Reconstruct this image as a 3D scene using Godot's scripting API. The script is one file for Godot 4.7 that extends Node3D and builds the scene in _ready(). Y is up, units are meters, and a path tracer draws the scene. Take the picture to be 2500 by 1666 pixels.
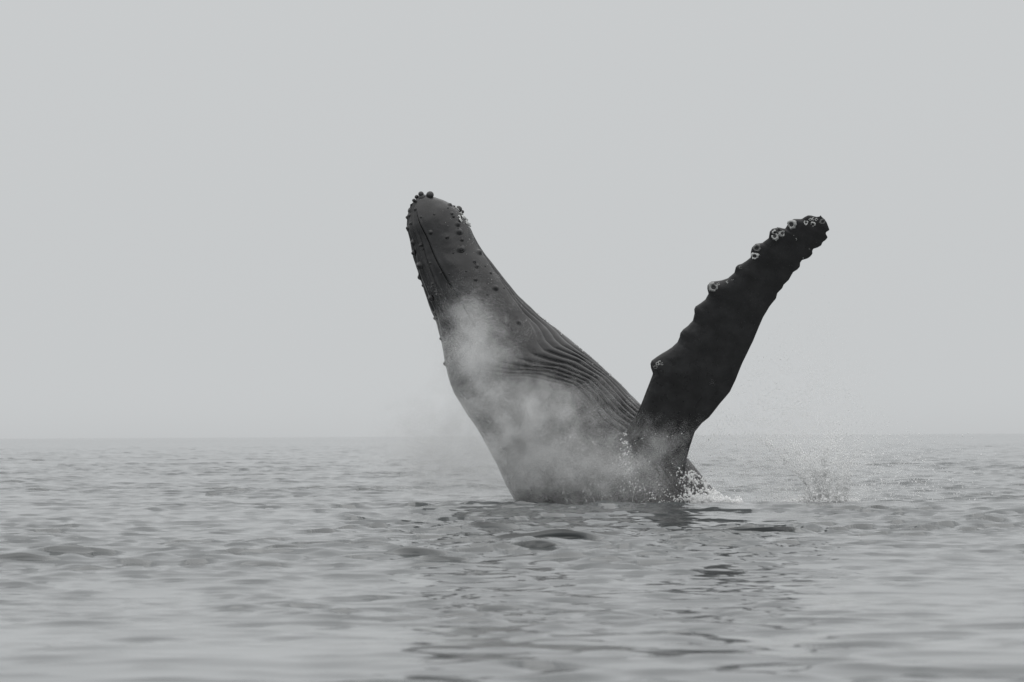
extends Node3D
# A humpback whale breaching out of a calm grey sea under a flat overcast sky.
# The camera stands 1.14 m above the water, 60 m from the whale; +z points towards the camera.

const EYE := 1.14
const RANGE := 60.0
const NEAR_COLUMNS := 360
const WHALE_AT := Vector3(1.85, 0.0, 0.0)

# Outline of the whale's back and belly in metres from the whale's base, from the snout down
const BACK: Array[Vector2] = [Vector2(-3.360, 5.045), Vector2(-3.461, 4.939), Vector2(-3.535, 4.779), Vector2(-3.556, 4.532), Vector2(-3.490, 4.271), Vector2(-3.412, 3.943), Vector2(-3.300, 3.589), Vector2(-3.128, 3.121), Vector2(-3.010, 2.693), Vector2(-2.932, 2.292), Vector2(-2.827, 1.899), Vector2(-2.629, 1.551), Vector2(-2.430, 1.250), Vector2(-2.265, 0.969), Vector2(-2.107, 0.662), Vector2(-1.942, 0.315), Vector2(-1.784, 0.001), Vector2(-1.586, -0.432), Vector2(-1.336, -1.032), Vector2(-1.007, -1.765)]
const BELLY: Array[Vector2] = [Vector2(-3.186, 5.065), Vector2(-3.053, 5.017), Vector2(-2.906, 4.956), Vector2(-2.713, 4.835), Vector2(-2.561, 4.607), Vector2(-2.376, 4.252), Vector2(-2.151, 3.930), Vector2(-1.812, 3.508), Vector2(-1.447, 3.139), Vector2(-1.082, 2.850), Vector2(-0.684, 2.521), Vector2(-0.319, 2.192), Vector2(0.059, 1.824), Vector2(0.410, 1.455), Vector2(0.761, 1.034), Vector2(1.105, 0.633), Vector2(1.481, 0.165), Vector2(1.997, -0.384), Vector2(2.658, -1.119), Vector2(3.451, -1.987)]
# Flipper: distance along its axis and offset of the edge, from root to tip
const LEADING: Array[Vector2] = [Vector2(-0.950, 0.337), Vector2(-0.417, 0.520), Vector2(-0.019, 0.656), Vector2(0.313, 0.767), Vector2(0.578, 0.843), Vector2(0.732, 0.863), Vector2(0.922, 0.891), Vector2(1.216, 0.945), Vector2(1.433, 0.990), Vector2(1.649, 1.037), Vector2(1.711, 1.115), Vector2(1.766, 1.161), Vector2(1.819, 1.171), Vector2(1.910, 1.135), Vector2(1.993, 1.095), Vector2(2.072, 1.051), Vector2(2.166, 1.005), Vector2(2.280, 0.971), Vector2(2.365, 0.985), Vector2(2.430, 1.013), Vector2(2.501, 1.006), Vector2(2.590, 0.969), Vector2(2.698, 0.945), Vector2(2.809, 0.984), Vector2(2.865, 1.026), Vector2(2.915, 1.032), Vector2(3.000, 0.992), Vector2(3.092, 0.958), Vector2(3.194, 0.965), Vector2(3.252, 1.027), Vector2(3.303, 1.055), Vector2(3.380, 1.037), Vector2(3.446, 0.946), Vector2(3.492, 0.895), Vector2(3.565, 0.835), Vector2(3.693, 0.797), Vector2(3.782, 0.828), Vector2(3.828, 0.818), Vector2(3.881, 0.772), Vector2(3.954, 0.738), Vector2(4.037, 0.711), Vector2(4.114, 0.762), Vector2(4.180, 0.784), Vector2(4.265, 0.767), Vector2(4.330, 0.688), Vector2(4.448, 0.644), Vector2(4.549, 0.691), Vector2(4.608, 0.681), Vector2(4.678, 0.606), Vector2(4.710, 0.506), Vector2(4.779, 0.510), Vector2(4.848, 0.515), Vector2(4.917, 0.480), Vector2(4.980, 0.372), Vector2(5.031, 0.352), Vector2(5.085, 0.320), Vector2(5.115, 0.259), Vector2(5.125, 0.197), Vector2(5.161, 0.154), Vector2(5.188, 0.150)]
const TRAILING: Array[Vector2] = [Vector2(-0.381, -0.800), Vector2(0.113, -0.544), Vector2(0.352, -0.405), Vector2(0.559, -0.295), Vector2(0.746, -0.206), Vector2(0.942, -0.134), Vector2(1.172, -0.072), Vector2(1.352, -0.089), Vector2(1.488, -0.138), Vector2(1.808, -0.174), Vector2(2.015, -0.203), Vector2(2.218, -0.179), Vector2(2.510, -0.124), Vector2(2.738, -0.098), Vector2(2.915, -0.077), Vector2(3.121, -0.037), Vector2(3.316, -0.004), Vector2(3.514, 0.003), Vector2(3.672, -0.015), Vector2(3.761, 0.016), Vector2(3.869, -0.008), Vector2(3.928, 0.005), Vector2(4.036, -0.020), Vector2(4.177, -0.008), Vector2(4.250, -0.042), Vector2(4.308, -0.050), Vector2(4.369, -0.017), Vector2(4.417, -0.018), Vector2(4.484, -0.077), Vector2(4.536, -0.097), Vector2(4.591, -0.101), Vector2(4.628, -0.072), Vector2(4.664, -0.066), Vector2(4.718, -0.112), Vector2(4.776, -0.142), Vector2(4.835, -0.130), Vector2(4.887, -0.150), Vector2(4.942, -0.154), Vector2(4.974, -0.095), Vector2(5.000, -0.083), Vector2(5.017, -0.091), Vector2(5.053, -0.107), Vector2(5.065, -0.100), Vector2(5.090, -0.065), Vector2(5.142, 0.005), Vector2(5.172, 0.085), Vector2(5.176, 0.146), Vector2(5.188, 0.150)]
const FLIPPER_ROOT := Vector3(0.3671, 0.2705, 0.9500)
const FLIPPER_ALONG := Vector3(0.5325, 0.8234, 0.1963)
const FLIPPER_ACROSS := Vector3(-0.8380, 0.4800, 0.2596)
const FLIPPER_NORMAL := Vector3(0.1195, -0.3027, 0.9456)
# Tubercles on the head (x, y, radius), knobs at the jaw tip, barnacles on the flipper (along, across, radius, whiteness)
const TUBERCLES: Array[Vector3] = [Vector3(-3.169, 4.459, 0.043), Vector3(-2.897, 4.381, 0.039), Vector3(-3.321, 4.707, 0.029), Vector3(-3.414, 4.836, 0.036), Vector3(-2.668, 4.176, 0.071), Vector3(-2.701, 4.466, 0.064), Vector3(-2.371, 4.132, 0.061), Vector3(-2.414, 3.902, 0.046), Vector3(-2.456, 3.987, 0.036), Vector3(-2.432, 3.672, 0.039), Vector3(-2.032, 3.704, 0.061), Vector3(-2.118, 3.534, 0.061), Vector3(-1.974, 3.550, 0.025), Vector3(-1.730, 2.970, 0.054), Vector3(-2.805, 4.134, 0.021), Vector3(-2.874, 3.785, 0.021), Vector3(-2.819, 4.764, 0.039), Vector3(-2.794, 4.710, 0.032), Vector3(-2.886, 4.864, 0.025), Vector3(-2.718, 4.585, 0.054), Vector3(-2.659, 4.329, 0.039), Vector3(-3.323, 4.247, 0.036), Vector3(-3.295, 4.184, 0.025), Vector3(-3.180, 3.957, 0.029), Vector3(-2.994, 3.803, 0.025), Vector3(-3.004, 3.419, 0.032), Vector3(-3.139, 3.616, 0.025), Vector3(-3.097, 3.505, 0.021), Vector3(-3.492, 4.614, 0.029), Vector3(-3.543, 4.700, 0.039), Vector3(-3.538, 4.529, 0.046), Vector3(-3.448, 4.290, 0.057), Vector3(-3.462, 4.129, 0.046), Vector3(-3.359, 3.924, 0.057), Vector3(-3.355, 3.736, 0.057), Vector3(-3.284, 3.588, 0.043), Vector3(-3.179, 3.395, 0.050), Vector3(-3.112, 3.134, 0.043), Vector3(-3.082, 3.076, 0.043), Vector3(-3.500, 4.816, 0.039), Vector3(-3.512, 4.734, 0.036), Vector3(-2.852, 4.910, 0.046), Vector3(-3.482, 4.904, 0.029), Vector3(-3.108, 4.749, 0.021), Vector3(-2.585, 3.809, 0.021), Vector3(-2.246, 3.433, 0.025), Vector3(-2.278, 3.893, 0.021), Vector3(-2.194, 3.807, 0.029), Vector3(-3.008, 2.719, 0.036), Vector3(-2.931, 2.310, 0.051), Vector3(-3.096, 3.051, 0.041), Vector3(-1.718, 2.975, 0.036), Vector3(-2.482, 3.265, 0.026)]
const KNOBS: Array[Vector3] = [Vector3(-3.175, 5.065, 0.065), Vector3(-3.320, 5.082, 0.046), Vector3(-3.393, 5.040, 0.036), Vector3(-3.303, 5.014, 0.068), Vector3(-3.230, 5.019, 0.037), Vector3(-3.438, 4.979, 0.029), Vector3(-2.716, 4.824, 0.068), Vector3(-2.652, 4.789, 0.034), Vector3(-2.784, 4.863, 0.034)]
const BARNACLES := [[4.833, 0.465, 0.073, 1.0], [4.888, 0.461, 0.041, 0.4], [4.968, 0.292, 0.044, 1.0], [5.006, 0.182, 0.046, 1.0], [5.049, 0.264, 0.025, 1.0], [5.077, 0.228, 0.025, 1.0], [5.095, 0.175, 0.025, 1.0], [5.117, 0.070, 0.051, 0.2], [4.582, 0.643, 0.037, 0.8], [4.524, 0.578, 0.064, 1.0], [4.618, 0.526, 0.060, 1.0], [4.642, 0.596, 0.046, 0.2], [4.098, 0.684, 0.064, 1.0], [4.224, 0.732, 0.064, 0.2], [3.329, 0.978, 0.078, 0.5], [1.836, 1.109, 0.032, 0.7], [1.872, 1.071, 0.028, 1.0], [1.872, 1.025, 0.023, 1.0], [1.773, 1.101, 0.037, 0.2], [3.591, 0.798, 0.018, 1.0], [3.511, 0.881, 0.021, 1.0], [3.414, 0.947, 0.023, 1.0], [4.461, -0.024, 0.021, 1.0], [4.702, 0.338, 0.014, 0.6], [4.659, 0.275, 0.021, 0.5], [4.638, -0.008, 0.016, 0.5], [3.820, 0.786, 0.032, 0.2]]

var rng := RandomNumberGenerator.new()
var waves: Array[FastNoiseLite] = []


func _ready() -> void:
	rng.seed = 20240611
	_camera()
	_sky_and_light()
	_sea()
	_whale()
	_mist()
	_spray()


func _camera() -> void:
	var cam := Camera3D.new()
	cam.name = "camera"
	cam.position = Vector3(0, EYE, RANGE)
	cam.rotation = Vector3(0.02567, 0, -0.00510)
	var at := CameraAttributesPhysical.new()
	at.frustum_focal_length = 189.06
	at.frustum_focus_distance = 60.0
	at.frustum_near = 0.2
	at.frustum_far = 20000.0
	at.exposure_aperture = 7.0
	cam.attributes = at
	cam.fov = 10.576
	cam.near = 0.2
	cam.far = 20000.0
	add_child(cam)
	cam.current = true


func _sky_and_light() -> void:
	var we := WorldEnvironment.new()
	we.name = "world_environment"
	var env := Environment.new()
	env.background_mode = Environment.BG_SKY
	var sky := Sky.new()
	var m := ProceduralSkyMaterial.new()
	m.sky_top_color = Color8(255, 255, 255)
	m.sky_horizon_color = Color8(157, 159, 160)
	m.sky_curve = 4.5
	m.ground_bottom_color = Color8(120, 124, 126)
	m.ground_horizon_color = Color8(198, 200, 201)
	m.sun_angle_max = 1.0
	m.sky_energy_multiplier = 1.26
	sky.sky_material = m
	env.sky = sky
	env.tonemap_mode = Environment.TONE_MAPPER_LINEAR
	env.tonemap_exposure = 1.0
	env.sdfgi_enabled = true
	env.ssao_enabled = true
	env.ssil_enabled = true
	env.volumetric_fog_enabled = true
	env.volumetric_fog_density = 0.0
	we.environment = env
	add_child(we)
	var sun := DirectionalLight3D.new()
	sun.name = "overcast_sun"
	sun.light_energy = 0.38
	sun.light_color = Color(1.0, 0.99, 0.98)
	sun.light_angular_distance = 120.0
	sun.sky_mode = DirectionalLight3D.SKY_MODE_LIGHT_ONLY
	sun.shadow_enabled = true
	sun.rotation_degrees = Vector3(-84, 24, 0)
	add_child(sun)


# ---------------------------------------------------------------- helpers

func numbered(parent: Node, called: String) -> String:
	if not parent.has_node(called):
		return called
	var k := 1
	while parent.has_node("%s_%03d" % [called, k]):
		k += 1
	return "%s_%03d" % [called, k]


func put(parent: Node, called: String, mesh: Mesh, mat: Material) -> MeshInstance3D:
	var o := MeshInstance3D.new()
	o.name = numbered(parent, called)
	o.mesh = mesh
	if mat:
		o.material_override = mat
	parent.add_child(o, true)
	return o


func noise(s: int, frequency: float, octaves := 1) -> FastNoiseLite:
	var n := FastNoiseLite.new()
	n.seed = s
	n.noise_type = FastNoiseLite.TYPE_SIMPLEX_SMOOTH
	n.frequency = frequency
	n.fractal_type = FastNoiseLite.FRACTAL_FBM if octaves > 1 else FastNoiseLite.FRACTAL_NONE
	n.fractal_octaves = octaves
	return n


func noise_texture(n: FastNoiseLite, size: int, low: Color, high: Color, a := 0.0, b := 1.0) -> NoiseTexture2D:
	var t := NoiseTexture2D.new()
	t.width = size
	t.height = size
	t.seamless = true
	t.noise = n
	var g := Gradient.new()
	g.offsets = PackedFloat32Array([a, b])
	g.colors = PackedColorArray([low, high])
	t.color_ramp = g
	return t


func curve_at(points: Array[Vector2], s: float) -> Vector2:
	var n := points.size() - 1
	var i := clampi(int(s), 0, n - 1)
	var f := s - i
	return points[i].cubic_interpolate(points[i + 1], points[maxi(i - 1, 0)], points[mini(i + 2, n)], f)


func line_at(points: Array[Vector2], x: float) -> float:
	# offset (y) at distance x along a list sorted by x
	var lo := 0
	var hi := points.size() - 1
	if x <= points[0].x:
		return points[0].y
	if x >= points[hi].x:
		return points[hi].y
	while hi - lo > 1:
		var mid := (lo + hi) >> 1
		if points[mid].x <= x:
			lo = mid
		else:
			hi = mid
	return lerpf(points[lo].y, points[hi].y, (x - points[lo].x) / (points[hi].x - points[lo].x))


func grid_mesh(verts: PackedVector3Array, rows: int, cols: int, closed: bool, flip := false) -> ArrayMesh:
	# a sheet of rows x cols vertices with smooth normals; closed joins the last column to the first
	var index := PackedInt32Array()
	var last := cols if closed else cols - 1
	index.resize((rows - 1) * last * 6)
	var k := 0
	for r in rows - 1:
		var at := r * cols
		for c in last:
			var d := c + 1 if c + 1 < cols else 0
			var p := at + c
			var q := at + d
			if flip:
				index[k] = p; index[k + 1] = p + cols; index[k + 2] = q
				index[k + 3] = q; index[k + 4] = p + cols; index[k + 5] = q + cols
			else:
				index[k] = p; index[k + 1] = q; index[k + 2] = p + cols
				index[k + 3] = q; index[k + 4] = q + cols; index[k + 5] = p + cols
			k += 6
	var normals := PackedVector3Array()
	normals.resize(verts.size())
	var sgn := -1.0 if flip else 1.0
	for r in rows:
		var up := maxi(r - 1, 0) * cols
		var down := mini(r + 1, rows - 1) * cols
		for c in cols:
			var before := c - 1
			var after := c + 1
			if before < 0:
				before = cols - 1 if closed else 0
			if after == cols:
				after = 0 if closed else cols - 1
			var n := (verts[down + c] - verts[up + c]).cross(verts[r * cols + after] - verts[r * cols + before]) * sgn
			normals[r * cols + c] = n.normalized() if n.length_squared() > 1e-18 else Vector3.UP
	var arrays := []
	arrays.resize(Mesh.ARRAY_MAX)
	arrays[Mesh.ARRAY_VERTEX] = verts
	arrays[Mesh.ARRAY_NORMAL] = normals
	arrays[Mesh.ARRAY_INDEX] = index
	var mesh := ArrayMesh.new()
	mesh.add_surface_from_arrays(Mesh.PRIMITIVE_TRIANGLES, arrays)
	return mesh


# ---------------------------------------------------------------- the sea

func _sea() -> void:
	waves = [noise(3, 1.0), noise(11, 1.0), noise(23, 1.0), noise(37, 1.0), noise(41, 1.0)]
	# strips from near to far: nearest and farthest distance, rows, columns
	var strips := [[7.0, 20.0, 200, 520], [20.0, 60.0, 400, 740], [60.0, 150.0, 560, 520], [150.0, 400.0, 560, 400], [400.0, 1000.0, 400, 300], [1000.0, 9000.0, 220, 200]]
	var st := SurfaceTool.new()
	st.begin(Mesh.PRIMITIVE_TRIANGLES)
	for strip in strips:
		var rows: int = strip[2]
		# evenly spaced columns in the middle, widening wings on both sides
		var wing := 14
		var inner: int = strip[3]
		var cols := inner + 2 * wing
		var verts := PackedVector3Array()
		verts.resize(rows * cols)
		for r in rows:
			var dist: float = strip[0] * pow(strip[1] / strip[0], r / (rows - 1.0))
			var half := dist * 0.165 + 5.0
			var z := RANGE - dist
			for c in cols:
				var i := clampi(c - wing, 0, inner - 1)
				var x := half * (2.0 * i / (inner - 1) - 1.0)
				var out := maxi(wing - c, c - wing - inner + 1)
				if out > 0:
					x *= 1.0 + 7.0 * pow(out / float(wing), 2.2)
				var w := wave(x, z, dist)
				verts[r * cols + c] = Vector3(x, w.x, z + w.y)
		st.append_from(grid_mesh(verts, rows, cols, false, true), 0, Transform3D())
	var m := StandardMaterial3D.new()
	m.resource_name = "sea_water"
	m.albedo_color = Color(0.095, 0.102, 0.104).linear_to_srgb()
	m.roughness = 0.075
	m.metallic_specular = 0.65
	m.heightmap_enabled = true
	m.heightmap_texture = noise_texture(noise(5, 0.012, 3), 512, Color.BLACK, Color.WHITE)
	m.heightmap_scale = 0.01
	m.uv1_triplanar = true
	m.uv1_world_triplanar = true
	m.uv1_scale = Vector3(0.9, 0.9, 0.9)
	var sea := put(self, "sea", st.commit(), m)
	sea.set_meta("kind", "structure")
	sea.set_meta("label", "calm grey rippled sea reaching to the horizon")
	sea.set_meta("category", "sea")


func wave(x: float, z: float, dist: float) -> Vector2:
	# height and forward lean of the sea surface: a low swell whose crest runs just in front of the whale,
	# and short separate wavelets on nearly flat water that lean towards the camera
	var h := 0.062 * cos((z - 4.2 - 0.05 * x + 1.2 * waves[4].get_noise_2d(x * 0.06, z * 0.03)) * TAU / 19.0)
	h += 0.018 * waves[0].get_noise_2d(x * 0.20 + z * 0.04, z * 0.28)
	# the water is broken up more around and before the whale
	var gust := 0.60 + 0.35 * waves[4].get_noise_2d(x * 0.16 + 40.0, z * 0.09)
	gust *= 1.0 + 0.85 * exp(-pow((x - 2.0) / 5.0, 2.0) - pow((z - 12.0) / 13.0, 2.0))
	var c := 0.066 * gust * wavelet(waves[1].get_noise_2d(x * 0.52 - z * 0.14, z * 0.92 + x * 0.12), 0.11)
	var lean := 3.6 * c
	h += c
	if dist < 600.0:
		c = 0.068 * gust * wavelet(waves[2].get_noise_2d(x * 1.0 + z * 0.34, z * 2.2 - x * 0.22), 0.10) * (1.0 - smoothstep(350.0, 600.0, dist))
		h += c
		lean += 2.4 * c
		if dist < 220.0:
			h += 0.036 * gust * wavelet(waves[3].get_noise_2d(x * 2.0 - z * 0.8, z * 4.3), 0.08) * (1.0 - smoothstep(120.0, 220.0, dist)) * smoothstep(13.0, 30.0, dist)
	return Vector2(h, lean)


func wavelet(a: float, from: float) -> float:
	var d := a - from
	return d * sqrt(d) if d > 0.0 else 0.0


# ---------------------------------------------------------------- the whale

func skin(dark: float, light: float) -> StandardMaterial3D:
	var m := StandardMaterial3D.new()
	m.resource_name = "wet_whale_skin"
	m.albedo_texture = noise_texture(noise(71, 0.010, 5), 512, Color(dark, dark, dark * 1.06).linear_to_srgb(), Color(light, light, light * 1.04).linear_to_srgb(), 0.25, 0.8)
	m.clearcoat_enabled = true
	m.clearcoat = 0.3
	m.clearcoat_roughness = 0.10
	m.roughness = 0.34
	m.roughness_texture = noise_texture(noise(72, 0.02, 4), 512, Color(0.75, 0.75, 0.75), Color(1, 1, 1), 0.2, 0.8)
	m.metallic_specular = 0.42
	m.heightmap_enabled = true
	m.heightmap_texture = noise_texture(noise(73, 0.05, 4), 512, Color.BLACK, Color.WHITE)
	m.heightmap_scale = 0.25
	m.uv1_triplanar = true
	m.uv1_scale = Vector3(0.55, 0.55, 0.55)
	return m


# width of the pleated belly band, as an angle from the belly line, at station s
const PLEAT_BAND: Array[Vector2] = [Vector2(0, 0.9), Vector2(5, 1.3), Vector2(7, 1.6), Vector2(8.5, 1.9), Vector2(9.3, 2.2), Vector2(9.6, 2.2), Vector2(10.0, 1.9), Vector2(10.4, 1.5), Vector2(11.2, 1.14), Vector2(11.75, 1.12), Vector2(12.8, 1.15), Vector2(13.3, 1.06), Vector2(14, 1.0), Vector2(19, 0.95)]
# the station where the groove at that share of the band begins
const PLEAT_START: Array[Vector2] = [Vector2(0, 3.0), Vector2(0.12, 4.0), Vector2(0.24, 4.6), Vector2(0.34, 6.8), Vector2(0.45, 9.0), Vector2(0.6, 9.3), Vector2(0.8, 9.45), Vector2(1.1, 9.9)]
# where the mouth line runs, as an angle from the belly line
const MOUTH_LINE: Array[Vector2] = [Vector2(0, 1.9), Vector2(1.0, 2.22), Vector2(2.5, 2.13), Vector2(4, 2.02), Vector2(5.5, 1.93), Vector2(7, 1.86), Vector2(9.5, 1.78)]

var wobble := noise(90, 0.7)
var lumps := noise(91, 1.6, 3)


func body_point(s: float, angle: float) -> Vector3:
	# s runs from the snout (0) down to the tail end (19); angle 0 is the belly, PI the back, up to PI faces the camera
	var back := curve_at(BACK, s)
	var belly := curve_at(BELLY, s)
	var mid := (back + belly) * 0.5
	var a := (belly - back) * 0.5
	var half := a.length()
	var depth := half * lerpf(0.72, 0.94, smoothstep(1.0, 12.0, s))
	var co := cos(angle)
	var si := sin(angle)
	var near := angle if angle <= PI else TAU - angle
	# a slightly squarer section than an ellipse
	var out := 0.0
	# pleats
	var band := line_at(PLEAT_BAND, s)
	if near < band * 1.1 and s > 2.5:
		var psi := near / band
		var count := 10.0
		var w := psi * count + 0.32 * wobble.get_noise_2d(s * 0.8, psi * 2.5 + 7.0) + 0.5
		var ridge := absf(sin(PI * w))
		var start := line_at(PLEAT_START, psi)
		var fade := (1.0 - smoothstep(0.93, 1.08, psi)) * smoothstep(start - 0.3, start + 0.9, s)
		var width := band * half / count
		out -= (1.0 - pow(ridge, 0.8)) * minf(0.045, width * 0.40) * fade
	# the mouth: the lower jaw's lip stands proud of the upper jaw
	if s < 9.2:
		var line := line_at(MOUTH_LINE, s)
		var t := near - line
		var on := smoothstep(0.2, 1.6, s) * (1.0 - smoothstep(6.3, 8.6, s))
		out -= on * 0.026 * smoothstep(0.0, 0.05, t) * (1.0 - smoothstep(0.25, PI - line, t))
		out += on * 0.006 * exp(-pow((t + 0.05) / 0.06, 2.0))
		out -= on * 0.040 * exp(-pow((t - 0.014) / 0.024, 2.0))
		out += on * 0.018 * smoothstep(0.12, 0.4, t) * wobble.get_noise_2d(s * 0.5, near * 9.0)
	var p := Vector3(mid.x + a.x * co, mid.y + a.y * co, depth * si)
	out += 0.016 * lumps.get_noise_3dv(p) * smoothstep(0.0, 2.0, s)
	var n := Vector3(a.x / half * co, a.y / half * co, si)
	return p + n * out


func flipper_point(e: float, turn: float) -> Vector3:
	# e metres along the axis; turn 0 is the leading edge, PI the trailing edge, up to PI faces the camera
	var l := line_at(LEADING, e)
	var t := line_at(TRAILING, e)
	var c := 0.5 - 0.5 * cos(turn)
	var chord := maxf(l - t, 0.0)
	var thick := chord * lerpf(0.17, 0.11, smoothstep(0.0, 2.5, e)) + 0.10 * (1.0 - smoothstep(-0.4, 0.5, e))
	thick *= sqrt(clampf((LEADING[LEADING.size() - 1].x - e) / 0.12, 0.0, 1.0))
	var foil := 1.9 * sqrt(maxf(c, 0.0)) * (1.0 - c) * (1.0 - 0.25 * c) + 0.10 * sqrt(maxf(c * (1.0 - c), 0.0))
	var side := 1.0 if turn <= PI else -1.0
	var bend := 0.05 * sin(e * 1.3) + 0.03 * pow(maxf(e, 0.0), 1.6) * 0.2 - (0.5 - 0.35 * c) * (1.0 - smoothstep(-0.5, 1.1, e))
	var p := FLIPPER_ROOT + FLIPPER_ALONG * e + FLIPPER_ACROSS * lerpf(l, t, c) + FLIPPER_NORMAL * (side * thick * foil + bend)
	return p + FLIPPER_NORMAL * 0.012 * lumps.get_noise_3dv(p * 1.3 + Vector3(5, 0, 0)) * minf(1.0, chord)


func lathe(profile: Array[Vector2], around: int, rough := 0.0) -> ArrayMesh:
	# profile (radius, height) from the rim upwards, turned about y
	var v := PackedVector3Array()
	var plates: Array[float] = []
	var turned := rng.randf() * TAU if rough > 0.0 else 0.0
	for k in around:
		plates.append(1.0 + rough * (rng.randf_range(-0.7, 0.7) + 0.5 * cos(3.0 * TAU * k / around + turned) + 0.4 * cos(7.0 * TAU * k / around + 2.0 * turned)))
	for p in profile:
		for k in around:
			var a := TAU * k / around
			v.append(Vector3(p.x * cos(a) * plates[k], p.y * (1.0 + (plates[k] - 1.0) * 1.6), p.x * sin(a) * plates[k]))
	return grid_mesh(v, profile.size(), around, true)


func standing(normal: Vector3, size: Vector3, at: Vector3, spin := 0.0) -> Transform3D:
	var y := normal.normalized()
	var x := y.cross(Vector3(0.3, 0.2, 0.9)).normalized()
	var b := Basis(x, y, x.cross(y)) * Basis(Vector3.UP, spin)
	return Transform3D(b.scaled_local(size), at)


func _whale() -> void:
	var whale := Node3D.new()
	whale.name = "humpback_whale"
	whale.position = WHALE_AT
	whale.set_meta("label", "dark grey humpback whale breaching head up out of the sea with one long flipper raised")
	whale.set_meta("category", "whale")
	add_child(whale)
	var hide := skin(0.015, 0.033)
	# body and raised flipper in one mesh
	var rows := 520
	var turns: Array[float] = []
	for k in NEAR_COLUMNS:
		turns.append(PI * k / NEAR_COLUMNS)
	for k in 64:
		turns.append(PI + PI * k / 64.0)
	var cols := turns.size()
	var v := PackedVector3Array()
	v.resize(rows * cols)
	var tip := (BACK[0] + BELLY[0]) * 0.5 + Vector2(0, 0.025)
	for r in rows:
		var s := 18.6 * pow((r - 1.0) / (rows - 2.0), 1.0) if r > 0 else 0.0
		for c in cols:
			v[r * cols + c] = Vector3(tip.x, tip.y, 0) if r == 0 else body_point(s, turns[c])
	var mesh := grid_mesh(v, rows, cols, true, true)
	var f := PackedVector3Array()
	var frows := 460
	var fcols := 150
	var e0 := LEADING[0].x
	var e1 := LEADING[LEADING.size() - 1].x
	for r in frows:
		var e := lerpf(e0, e1, r / (frows - 1.0))
		for c in fcols:
			f.append(flipper_point(e, TAU * c / fcols))
	var st := SurfaceTool.new()
	st.begin(Mesh.PRIMITIVE_TRIANGLES)
	st.append_from(mesh, 0, Transform3D())
	st.append_from(grid_mesh(f, frows, fcols, true, true), 0, Transform3D())
	put(whale, "body", st.commit(), hide)
	# tubercles: low domes with a flared foot
	var dome: Array[Vector2] = []
	for k in 13:
		var u := 1.3 * (1.0 - k / 12.0)
		dome.append(Vector2(maxf(u, 0.001), 0.86 * exp(-pow(u / 0.78, 2.6)) - 0.025))
	var dome_mesh := lathe(dome, 22)
	for t in TUBERCLES:
		var hit := nearest_on_body(v, cols, Vector2(t.x, t.y))
		var o := put(whale, "tubercle", dome_mesh, hide)
		o.transform = standing(hit[1], Vector3(t.z, t.z * rng.randf_range(0.8, 1.1), t.z), hit[0] - hit[1] * 0.004, rng.randf() * TAU)
	var ball: Array[Vector2] = []
	for k in 17:
		var a := PI * k / 16.0
		ball.append(Vector2(maxf(sin(a), 0.001), -cos(a)))
	var ball_mesh := lathe(ball, 24)
	for t in KNOBS:
		var o := put(whale, "jaw_knob", ball_mesh, hide)
		o.transform = Transform3D(Basis.from_euler(Vector3(rng.randf(), rng.randf(), rng.randf())).scaled_local(Vector3(t.z, t.z * 0.9, t.z)), Vector3(t.x, t.y, rng.randf_range(0.0, 0.09)))
	# pale barnacles crusting the chin
	var shell: Array[Vector2] = [Vector2(1.0, -0.15), Vector2(1.0, 0.05), Vector2(0.94, 0.28), Vector2(0.84, 0.46), Vector2(0.72, 0.52), Vector2(0.56, 0.46), Vector2(0.46, 0.30)]
	var plug: Array[Vector2] = [Vector2(0.54, 0.33), Vector2(0.36, 0.42), Vector2(0.2, 0.36), Vector2(0.001, 0.34)]
	var shells: Array[ArrayMesh] = []
	for k in 5:
		shells.append(lathe(shell, 22, 0.17))
	var plug_mesh := lathe(plug, 14)
	for k in 22:
		var s := 2.75 + 1.5 * (k + rng.randf()) / 22.0
		var angle := absf(rng.randfn()) * 0.22
		var m := shell_material(rng.randf_range(0.6, 1.25))
		var p := body_point(s, angle)
		var r := rng.randf_range(0.016, 0.036)
		var o := put(whale, "barnacle", shells[rng.randi() % 5], m)
		o.transform = standing(Vector3(0.75, 0.6, 0.35 * sin(angle)) + Vector3(rng.randfn(), rng.randfn(), rng.randfn()) * 0.15, Vector3(r, r * rng.randf_range(0.9, 1.7), r * 0.9), p, rng.randf() * TAU)
		put(o, "barnacle_mouth", plug_mesh, hide)
	# barnacles on the flipper's leading edge: truncated cones with a dark mouth
	for b in BARNACLES:
		var e: float = b[0]
		var l := line_at(LEADING, e)
		var t := line_at(TRAILING, e)
		var c := clampf((l - b[1]) / (l - t), 0.06, 0.95)
		var turn := acos(1.0 - 2.0 * c)
		var p := flipper_point(e, turn)
		var n := (flipper_point(e + 0.02, turn) - flipper_point(e - 0.02, turn)).cross(flipper_point(e, turn + 0.03) - flipper_point(e, turn - 0.03)).normalized()
		n = (-n if n.z < 0.0 else n)
		var white: float = b[3]
		var m := shell_material(white * rng.randf_range(0.6, 1.0))
		var o := put(whale, "barnacle", shells[rng.randi() % 5], m)
		var r: float = b[2]
		o.transform = standing(n + Vector3(rng.randfn(), rng.randfn(), rng.randfn()) * 0.22, Vector3(r * rng.randf_range(0.8, 1.1), r * rng.randf_range(0.7, 1.2), r * rng.randf_range(0.85, 1.1)), p - n * 0.008, rng.randf() * TAU)
		put(o, "barnacle_mouth", plug_mesh, hide)


func shell_material(white: float) -> StandardMaterial3D:
	var m := StandardMaterial3D.new()
	m.resource_name = "barnacle_shell"
	m.albedo_color = Color(0.05, 0.05, 0.05).lerp(Color(0.58, 0.59, 0.58), clampf(white, 0.0, 1.2)).linear_to_srgb()
	m.roughness = 0.6
	return m


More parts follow.
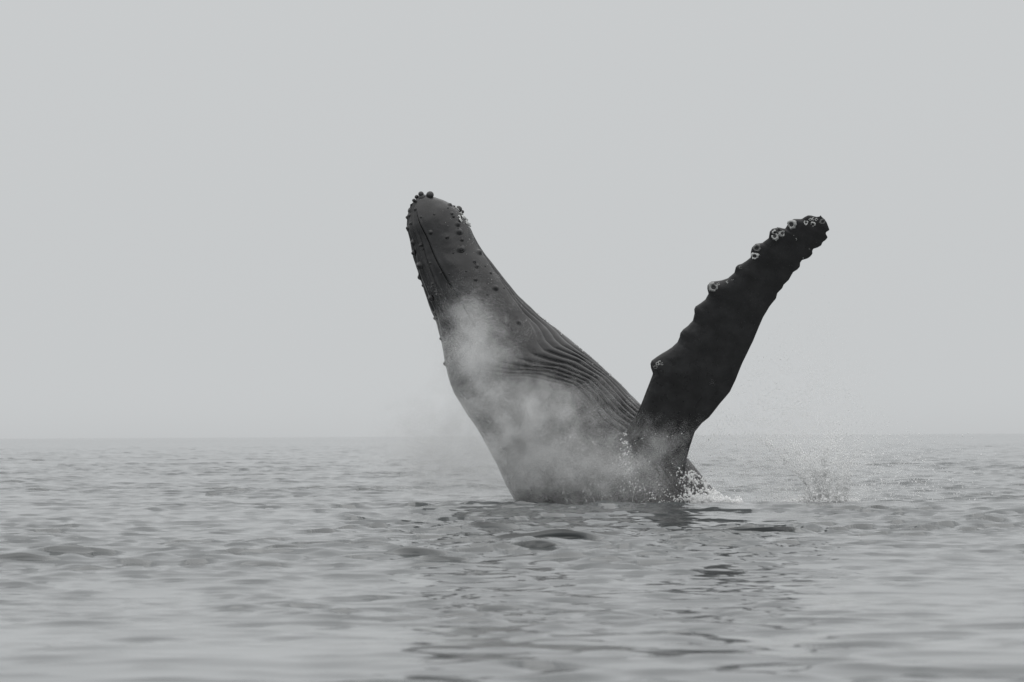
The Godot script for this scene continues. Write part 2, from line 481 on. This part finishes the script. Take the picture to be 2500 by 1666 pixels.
func nearest_on_body(v: PackedVector3Array, cols: int, at: Vector2) -> Array:
	# the point of the flank turned to the camera that is seen nearest to a place in the whale's own plane, and the normal there
	var best := 1e9
	var where := 0
	var k := 0
	var eye := Vector2(-WHALE_AT.x, EYE)
	var rows := v.size() / cols
	for r in range(2, int(rows * 0.6), 2):
		for c in range(0, NEAR_COLUMNS, 2):
			k = r * cols + c
			var p := v[k]
			var seen := eye + (Vector2(p.x, p.y) - eye) * (RANGE / (RANGE - p.z))
			var gap := seen.distance_squared_to(at)
			if gap < best:
				best = gap
				where = k
	var w := 6
	var row := where / cols
	var col := where % cols
	var n := (v[(row + w) * cols + col] - v[maxi(row - w, 1) * cols + col]).cross(v[row * cols + mini(col + w, NEAR_COLUMNS + 8)] - v[row * cols + (col - w if col >= w else cols - 2)]).normalized()
	var middle := (v[row * cols] + v[row * cols + NEAR_COLUMNS]) * 0.5
	return [v[where], n if n.dot(v[where] - middle) > 0.0 else -n]


# ---------------------------------------------------------------- breath and spray

func _mist() -> void:
	# the whale's breath: many soft puffs of vapour drifting in front of its flank and off to the left
	var mist := Node3D.new()
	mist.name = "breath_mist"
	mist.position = WHALE_AT
	mist.set_meta("label", "pale grey breath mist drifting across the whale's flank and over the water beside it")
	mist.set_meta("category", "mist")
	mist.set_meta("kind", "stuff")
	add_child(mist)
	# middle x, y, spread x, y, nearest and farthest z, puffs of vapour, their smallest and largest radius, density, clouds of droplets
	var banks := [
		[-0.667, 2.900, 0.34, 0.40, 1.1, 1.8, 24, 0.14, 0.30, 0.02, 450],
		[-0.567, 2.233, 0.42, 0.42, 1.2, 2.0, 28, 0.16, 0.36, 0.02, 850],
		[0.267, 1.567, 0.85, 0.40, 1.3, 2.3, 40, 0.18, 0.42, 0.02, 2100],
		[-0.067, 0.767, 0.85, 0.52, 1.3, 2.4, 44, 0.20, 0.50, 0.02, 1700],
		[1.467, 0.500, 0.95, 0.40, 1.5, 2.5, 40, 0.18, 0.42, 0.02, 1300],
		[2.267, 1.033, 0.40, 0.22, 1.6, 2.2, 12, 0.14, 0.30, 0.01, 170],
		[0.667, 0.767, 1.30, 0.62, 1.4, 2.6, 12, 0.30, 0.50, 0.03, 2900],
		[-0.600, 2.500, 0.50, 0.62, 1.2, 2.0, 8, 0.25, 0.40, 0.03, 1000],
		[-1.200, 0.933, 0.80, 0.62, -0.6, 1.6, 50, 0.30, 0.65, 0.004, 2800],
	]
	var patch := noise(131, 2.0, 5)
	var clouds: Array[Transform3D] = []
	for b in banks:
		var m := FogMaterial.new()
		m.resource_name = "breath_vapour"
		m.albedo = Color(0.98, 0.99, 0.99)
		m.density = b[9]
		var made := 0
		while made < b[6]:
			var p := Vector3(b[0] + rng.randfn() * b[2] * 0.62, b[1] + rng.randfn() * b[3] * 0.62, rng.randf_range(b[4], b[5]))
			var r := lerpf(b[7], b[8], pow(rng.randf(), 1.6))
			if p.y < 0.05 + r * 0.4:
				continue
			made += 1
			var puff := FogVolume.new()
			puff.name = numbered(mist, "mist_puff")
			puff.shape = RenderingServer.FOG_VOLUME_SHAPE_ELLIPSOID
			puff.size = Vector3(r * rng.randf_range(1.4, 2.8), r * rng.randf_range(1.3, 2.0), r * 2.0)
			puff.position = p - WHALE_AT
			puff.rotation = Vector3(rng.randf_range(-0.4, 0.4), rng.randf_range(-0.6, 0.6), rng.randf_range(-0.2, 1.2))
			puff.material = m
			mist.add_child(puff, true)
		made = 0
		while made < b[10]:
			var p := Vector3(b[0] + rng.randfn() * b[2] * 0.62, b[1] + rng.randfn() * b[3] * 0.62, rng.randf_range(b[4], b[5]))
			var wisp := patch.get_noise_3d(p.x * 0.75 + p.y * 0.45, p.y * 0.8 - p.x * 0.35, p.z * 0.6)
			if p.y < 0.03 or wisp < (rng.randf_range(-0.40, 0.32) if b[9] < 0.03 else -1.0):
				continue
			made += 1
			var turn := Basis.from_euler(Vector3(rng.randf() * TAU, rng.randf() * TAU, rng.randf() * TAU))
			clouds.append(Transform3D(turn.scaled(Vector3.ONE * rng.randf_range(0.05, 0.14)), p - WHALE_AT))
	var mm := MultiMesh.new()
	mm.transform_format = MultiMesh.TRANSFORM_3D
	mm.mesh = droplet_cloud(200, 0.0112)
	mm.instance_count = clouds.size()
	for k in clouds.size():
		mm.set_instance_transform(k, clouds[k])
	var fine := MultiMeshInstance3D.new()
	fine.name = "mist_droplets"
	fine.multimesh = mm
	fine.material_override = water_drops()
	fine.set_meta("kind", "stuff")
	mist.add_child(fine, true)


func water_drops() -> StandardMaterial3D:
	var m := StandardMaterial3D.new()
	m.resource_name = "white_water"
	m.albedo_color = Color(0.965, 0.97, 0.97).linear_to_srgb()
	m.roughness = 0.4
	m.backlight_enabled = true
	m.backlight = Color(1, 1, 1)
	return m


func droplet_cloud(count: int, r: float) -> ArrayMesh:
	# a handful of drops scattered round a centre, thinning outwards
	var one := drop_mesh()
	var st := SurfaceTool.new()
	st.begin(Mesh.PRIMITIVE_TRIANGLES)
	for k in count:
		var s := r * rng.randf_range(0.6, 1.35)
		st.append_from(one, 0, Transform3D(Basis().scaled(Vector3.ONE * s), Vector3(rng.randfn(), rng.randfn(), rng.randfn()) * 0.55))
	return st.commit()


func drop_mesh() -> ArrayMesh:
	var v := PackedVector3Array([Vector3.UP, Vector3.RIGHT, Vector3.BACK, Vector3.LEFT, Vector3.FORWARD, Vector3.DOWN])
	var arrays := []
	arrays.resize(Mesh.ARRAY_MAX)
	arrays[Mesh.ARRAY_VERTEX] = v
	arrays[Mesh.ARRAY_INDEX] = PackedInt32Array([0, 1, 2, 0, 2, 3, 0, 3, 4, 0, 4, 1, 5, 2, 1, 5, 3, 2, 5, 4, 3, 5, 1, 4])
	var mesh := ArrayMesh.new()
	mesh.add_surface_from_arrays(Mesh.PRIMITIVE_TRIANGLES, arrays)
	return mesh


var drops: Array[Transform3D] = []


func drop(p: Vector3, r: float, stretch := 1.0) -> void:
	if p.y < -0.05:
		return
	var b := Basis.from_euler(Vector3(rng.randf_range(-0.5, 0.5), rng.randf() * TAU, rng.randf_range(-0.5, 0.5)))
	drops.append(Transform3D(b.scaled_local(Vector3(r, r * stretch, r)), p))


func flush_drops(called: String, label: String, category: String, mat: Material, shape: Mesh = null) -> void:
	var mm := MultiMesh.new()
	mm.transform_format = MultiMesh.TRANSFORM_3D
	mm.mesh = shape if shape else drop_mesh()
	mm.instance_count = drops.size()
	for k in drops.size():
		mm.set_instance_transform(k, drops[k])
	var o := MultiMeshInstance3D.new()
	o.name = called
	o.multimesh = mm
	o.material_override = mat
	o.set_meta("label", label)
	o.set_meta("category", category)
	o.set_meta("kind", "stuff")
	add_child(o, true)
	drops.clear()


func size(small: float, big: float, power := 3.0) -> float:
	return lerpf(small, big, pow(rng.randf(), power))


func _spray() -> void:
	var m := water_drops()
	var clump := noise(151, 2.6, 3)
	# fine veil hanging behind the flipper
	var n := 0
	while n < 30000:
		var x := 4.533 + rng.randfn() * 1.05
		var y := absf(rng.randfn()) * 0.95 * exp(-pow((x - 4.533) / 1.7, 2.0)) + rng.randf() * 0.9
		if x < 2.867 + maxf(0.0, y - 1.0) * 0.75 or clump.get_noise_2d(x, y) < rng.randf_range(-0.5, 0.5):
			n += 1 if rng.randf() < 0.01 else 0
			continue
		drop(Vector3(x, y, rng.randf_range(-1.2, 0.6)), size(0.0025, 0.008))
		n += 1
	# coarser drops low over the water to the right
	for k in 8000:
		var x := rng.randf_range(3.000, 5.800) + absf(rng.randfn()) * 0.9
		var y := pow(rng.randf(), 1.7) * 1.15
		if clump.get_noise_2d(x * 1.2, y * 1.2 + 9.0) > rng.randf_range(-0.4, 0.3):
			drop(Vector3(x, y, rng.randf_range(-1.4, 0.8)), size(0.004, 0.016), rng.randf_range(1.0, 1.8))
	# jets thrown up where the flank has just left the water
	var foot := Vector3(5.067, 0.0, -0.2)
	for k in 20:
		var lean := rng.randf_range(-0.95, 0.32)
		var high := rng.randf_range(0.35, 1.25)
		if k < 4:
			lean = [-0.92, -0.55, -0.12, 0.10][k]
			high = [1.10, 0.95, 0.80, 1.05][k]
		var base := foot + Vector3(rng.randfn() * 0.16, 0, rng.randfn() * 0.3)
		var bow := rng.randf_range(-0.12, 0.2)
		for j in (900 if k < 4 else 380):
			var u := pow(rng.randf(), 0.8)
			var spread := (0.010 + 0.035 * u) if k < 4 else (0.014 + 0.07 * u)
			var p := base + Vector3(lean * high * u - bow * u * u, high * (1.35 * u - 0.35 * u * u), 0.2 * u)
			p += Vector3(rng.randfn(), rng.randfn(), rng.randfn()) * spread
			if clump.get_noise_3dv(p * 2.0) > rng.randf_range(-0.3, 0.3):
				drop(p, size(0.006, 0.024, 2.0) * (1.15 - 0.6 * u), rng.randf_range(1.0, 2.2))
	for k in 900:
		var x := 4.967 + rng.randfn() * 0.36
		var y := absf(rng.randfn()) * 0.10 * exp(-pow((x - 5.033) / 0.5, 2.0))
		drop(Vector3(x, y, rng.randfn() * 0.16), size(0.016, 0.052, 1.6), rng.randf_range(0.7, 1.2))
	flush_drops("spray", "white spray and droplets splashing up from the water right of the flipper", "spray", m)
	# thin haze of the finest spray hanging over the splash
	var haze := 0
	while haze < 3400:
		var low := rng.randf() < 0.45
		var p := Vector3(4.833 + rng.randfn() * (0.42 if low else 0.62), absf(rng.randfn()) * (0.45 if low else 1.15), rng.randf_range(-0.7, 0.3))
		if clump.get_noise_2d(p.x * 0.9 - p.y * 0.3, p.y * 0.5) < rng.randf_range(-0.4, 0.3):
			continue
		haze += 1
		var turn := Basis.from_euler(Vector3(rng.randf() * TAU, rng.randf() * TAU, rng.randf() * TAU))
		drops.append(Transform3D(turn.scaled(Vector3.ONE * rng.randf_range(0.05, 0.13)), p))
	flush_drops("spray_haze", "thin pale haze of the finest spray rising above the splash", "spray", m, droplet_cloud(90, 0.012))
	# foam round the whale's foot, spray running off its belly and drops clinging to its flank
	for k in 5200:
		var u := rng.randf()
		var x := lerpf(2.600, 3.667, u)
		var top := lerpf(0.62, 0.03, smoothstep(0.1, 1.0, u)) * pow(rng.randf(), 1.9)
		if clump.get_noise_2d(x * 1.8, top * 1.8 + 3.0) > rng.randf_range(-0.35, 0.35) or top < 0.06:
			drop(Vector3(x, top, rng.randf_range(0.75, 1.25) - 0.5 * u), size(0.005, 0.022, 2.2), rng.randf_range(0.8, 1.6))
	for k in 1600:
		var x := rng.randf_range(2.067, 3.133)
		var y := absf(rng.randfn()) * 0.11
		if clump.get_noise_2d(x * 2.5, y * 2.5 + 5.0) > rng.randf_range(-0.2, 0.4):
			drop(Vector3(x, y + 0.02, rng.randf_range(1.3, 1.7)), size(0.004, 0.015, 2.5), rng.randf_range(0.8, 1.6))
	for k in 900:
		var u := rng.randf()
		var x := 1.780 + 0.16 * u * u + rng.randfn() * (0.03 + 0.10 * u)
		var y := 1.167 - 0.95 * u
		if clump.get_noise_2d(x * 3.5, y * 3.5) > rng.randf_range(-0.2, 0.35):
			drop(Vector3(x, y, 1.62 + rng.randf() * 0.1), size(0.003, 0.013, 3.0), rng.randf_range(0.8, 2.0))
	for k in 420:
		drop(Vector3(rng.randf_range(0.867, 2.933), pow(rng.randf(), 1.8) * 1.2, rng.randf_range(1.6, 2.2)), size(0.003, 0.011, 4.0), rng.randf_range(0.8, 1.6))
	for k in 1500:
		var x := rng.randf_range(2.600, 3.667)
		drop(Vector3(x, 0.02 + absf(rng.randfn()) * lerpf(0.10, 0.03, (x - 2.600) / 1.07), rng.randf_range(0.7, 1.3)), size(0.012, 0.040, 1.8), rng.randf_range(0.7, 1.3))
	# flecks clinging to the ridge of the belly and glinting on the jaw
	for k in 150:
		var s := rng.randf_range(8.0, 11.8)
		drop(WHALE_AT + body_point(s, rng.randfn() * 0.10 + 0.05) + Vector3(0.006, 0.006, 0), size(0.005, 0.020, 2.0), rng.randf_range(0.5, 0.9))
	for k in 170:
		var s := rng.randf_range(2.6, 8.5)
		drop(WHALE_AT + body_point(s, 0.25 + absf(rng.randfn()) * 0.35), size(0.003, 0.008, 2.0), 0.8)
	# water running down the flank
	for k in 5:
		var x: float = [0.813, 1.120, 1.173, 1.853, 2.067][k] + rng.randfn() * 0.02
		var top := rng.randf_range(0.25, 0.75)
		for j in 45:
			var u := rng.randf()
			drop(Vector3(x + 0.09 * u * u + 0.02 * sin(u * 9.0 + k) + rng.randfn() * 0.009, top * (1.0 - u), 1.72 + rng.randfn() * 0.02), size(0.0015, 0.006, 2.5), rng.randf_range(1.0, 4.0))
	flush_drops("white_water", "white foam and running drops at the foot of the whale below its flipper", "foam", m)
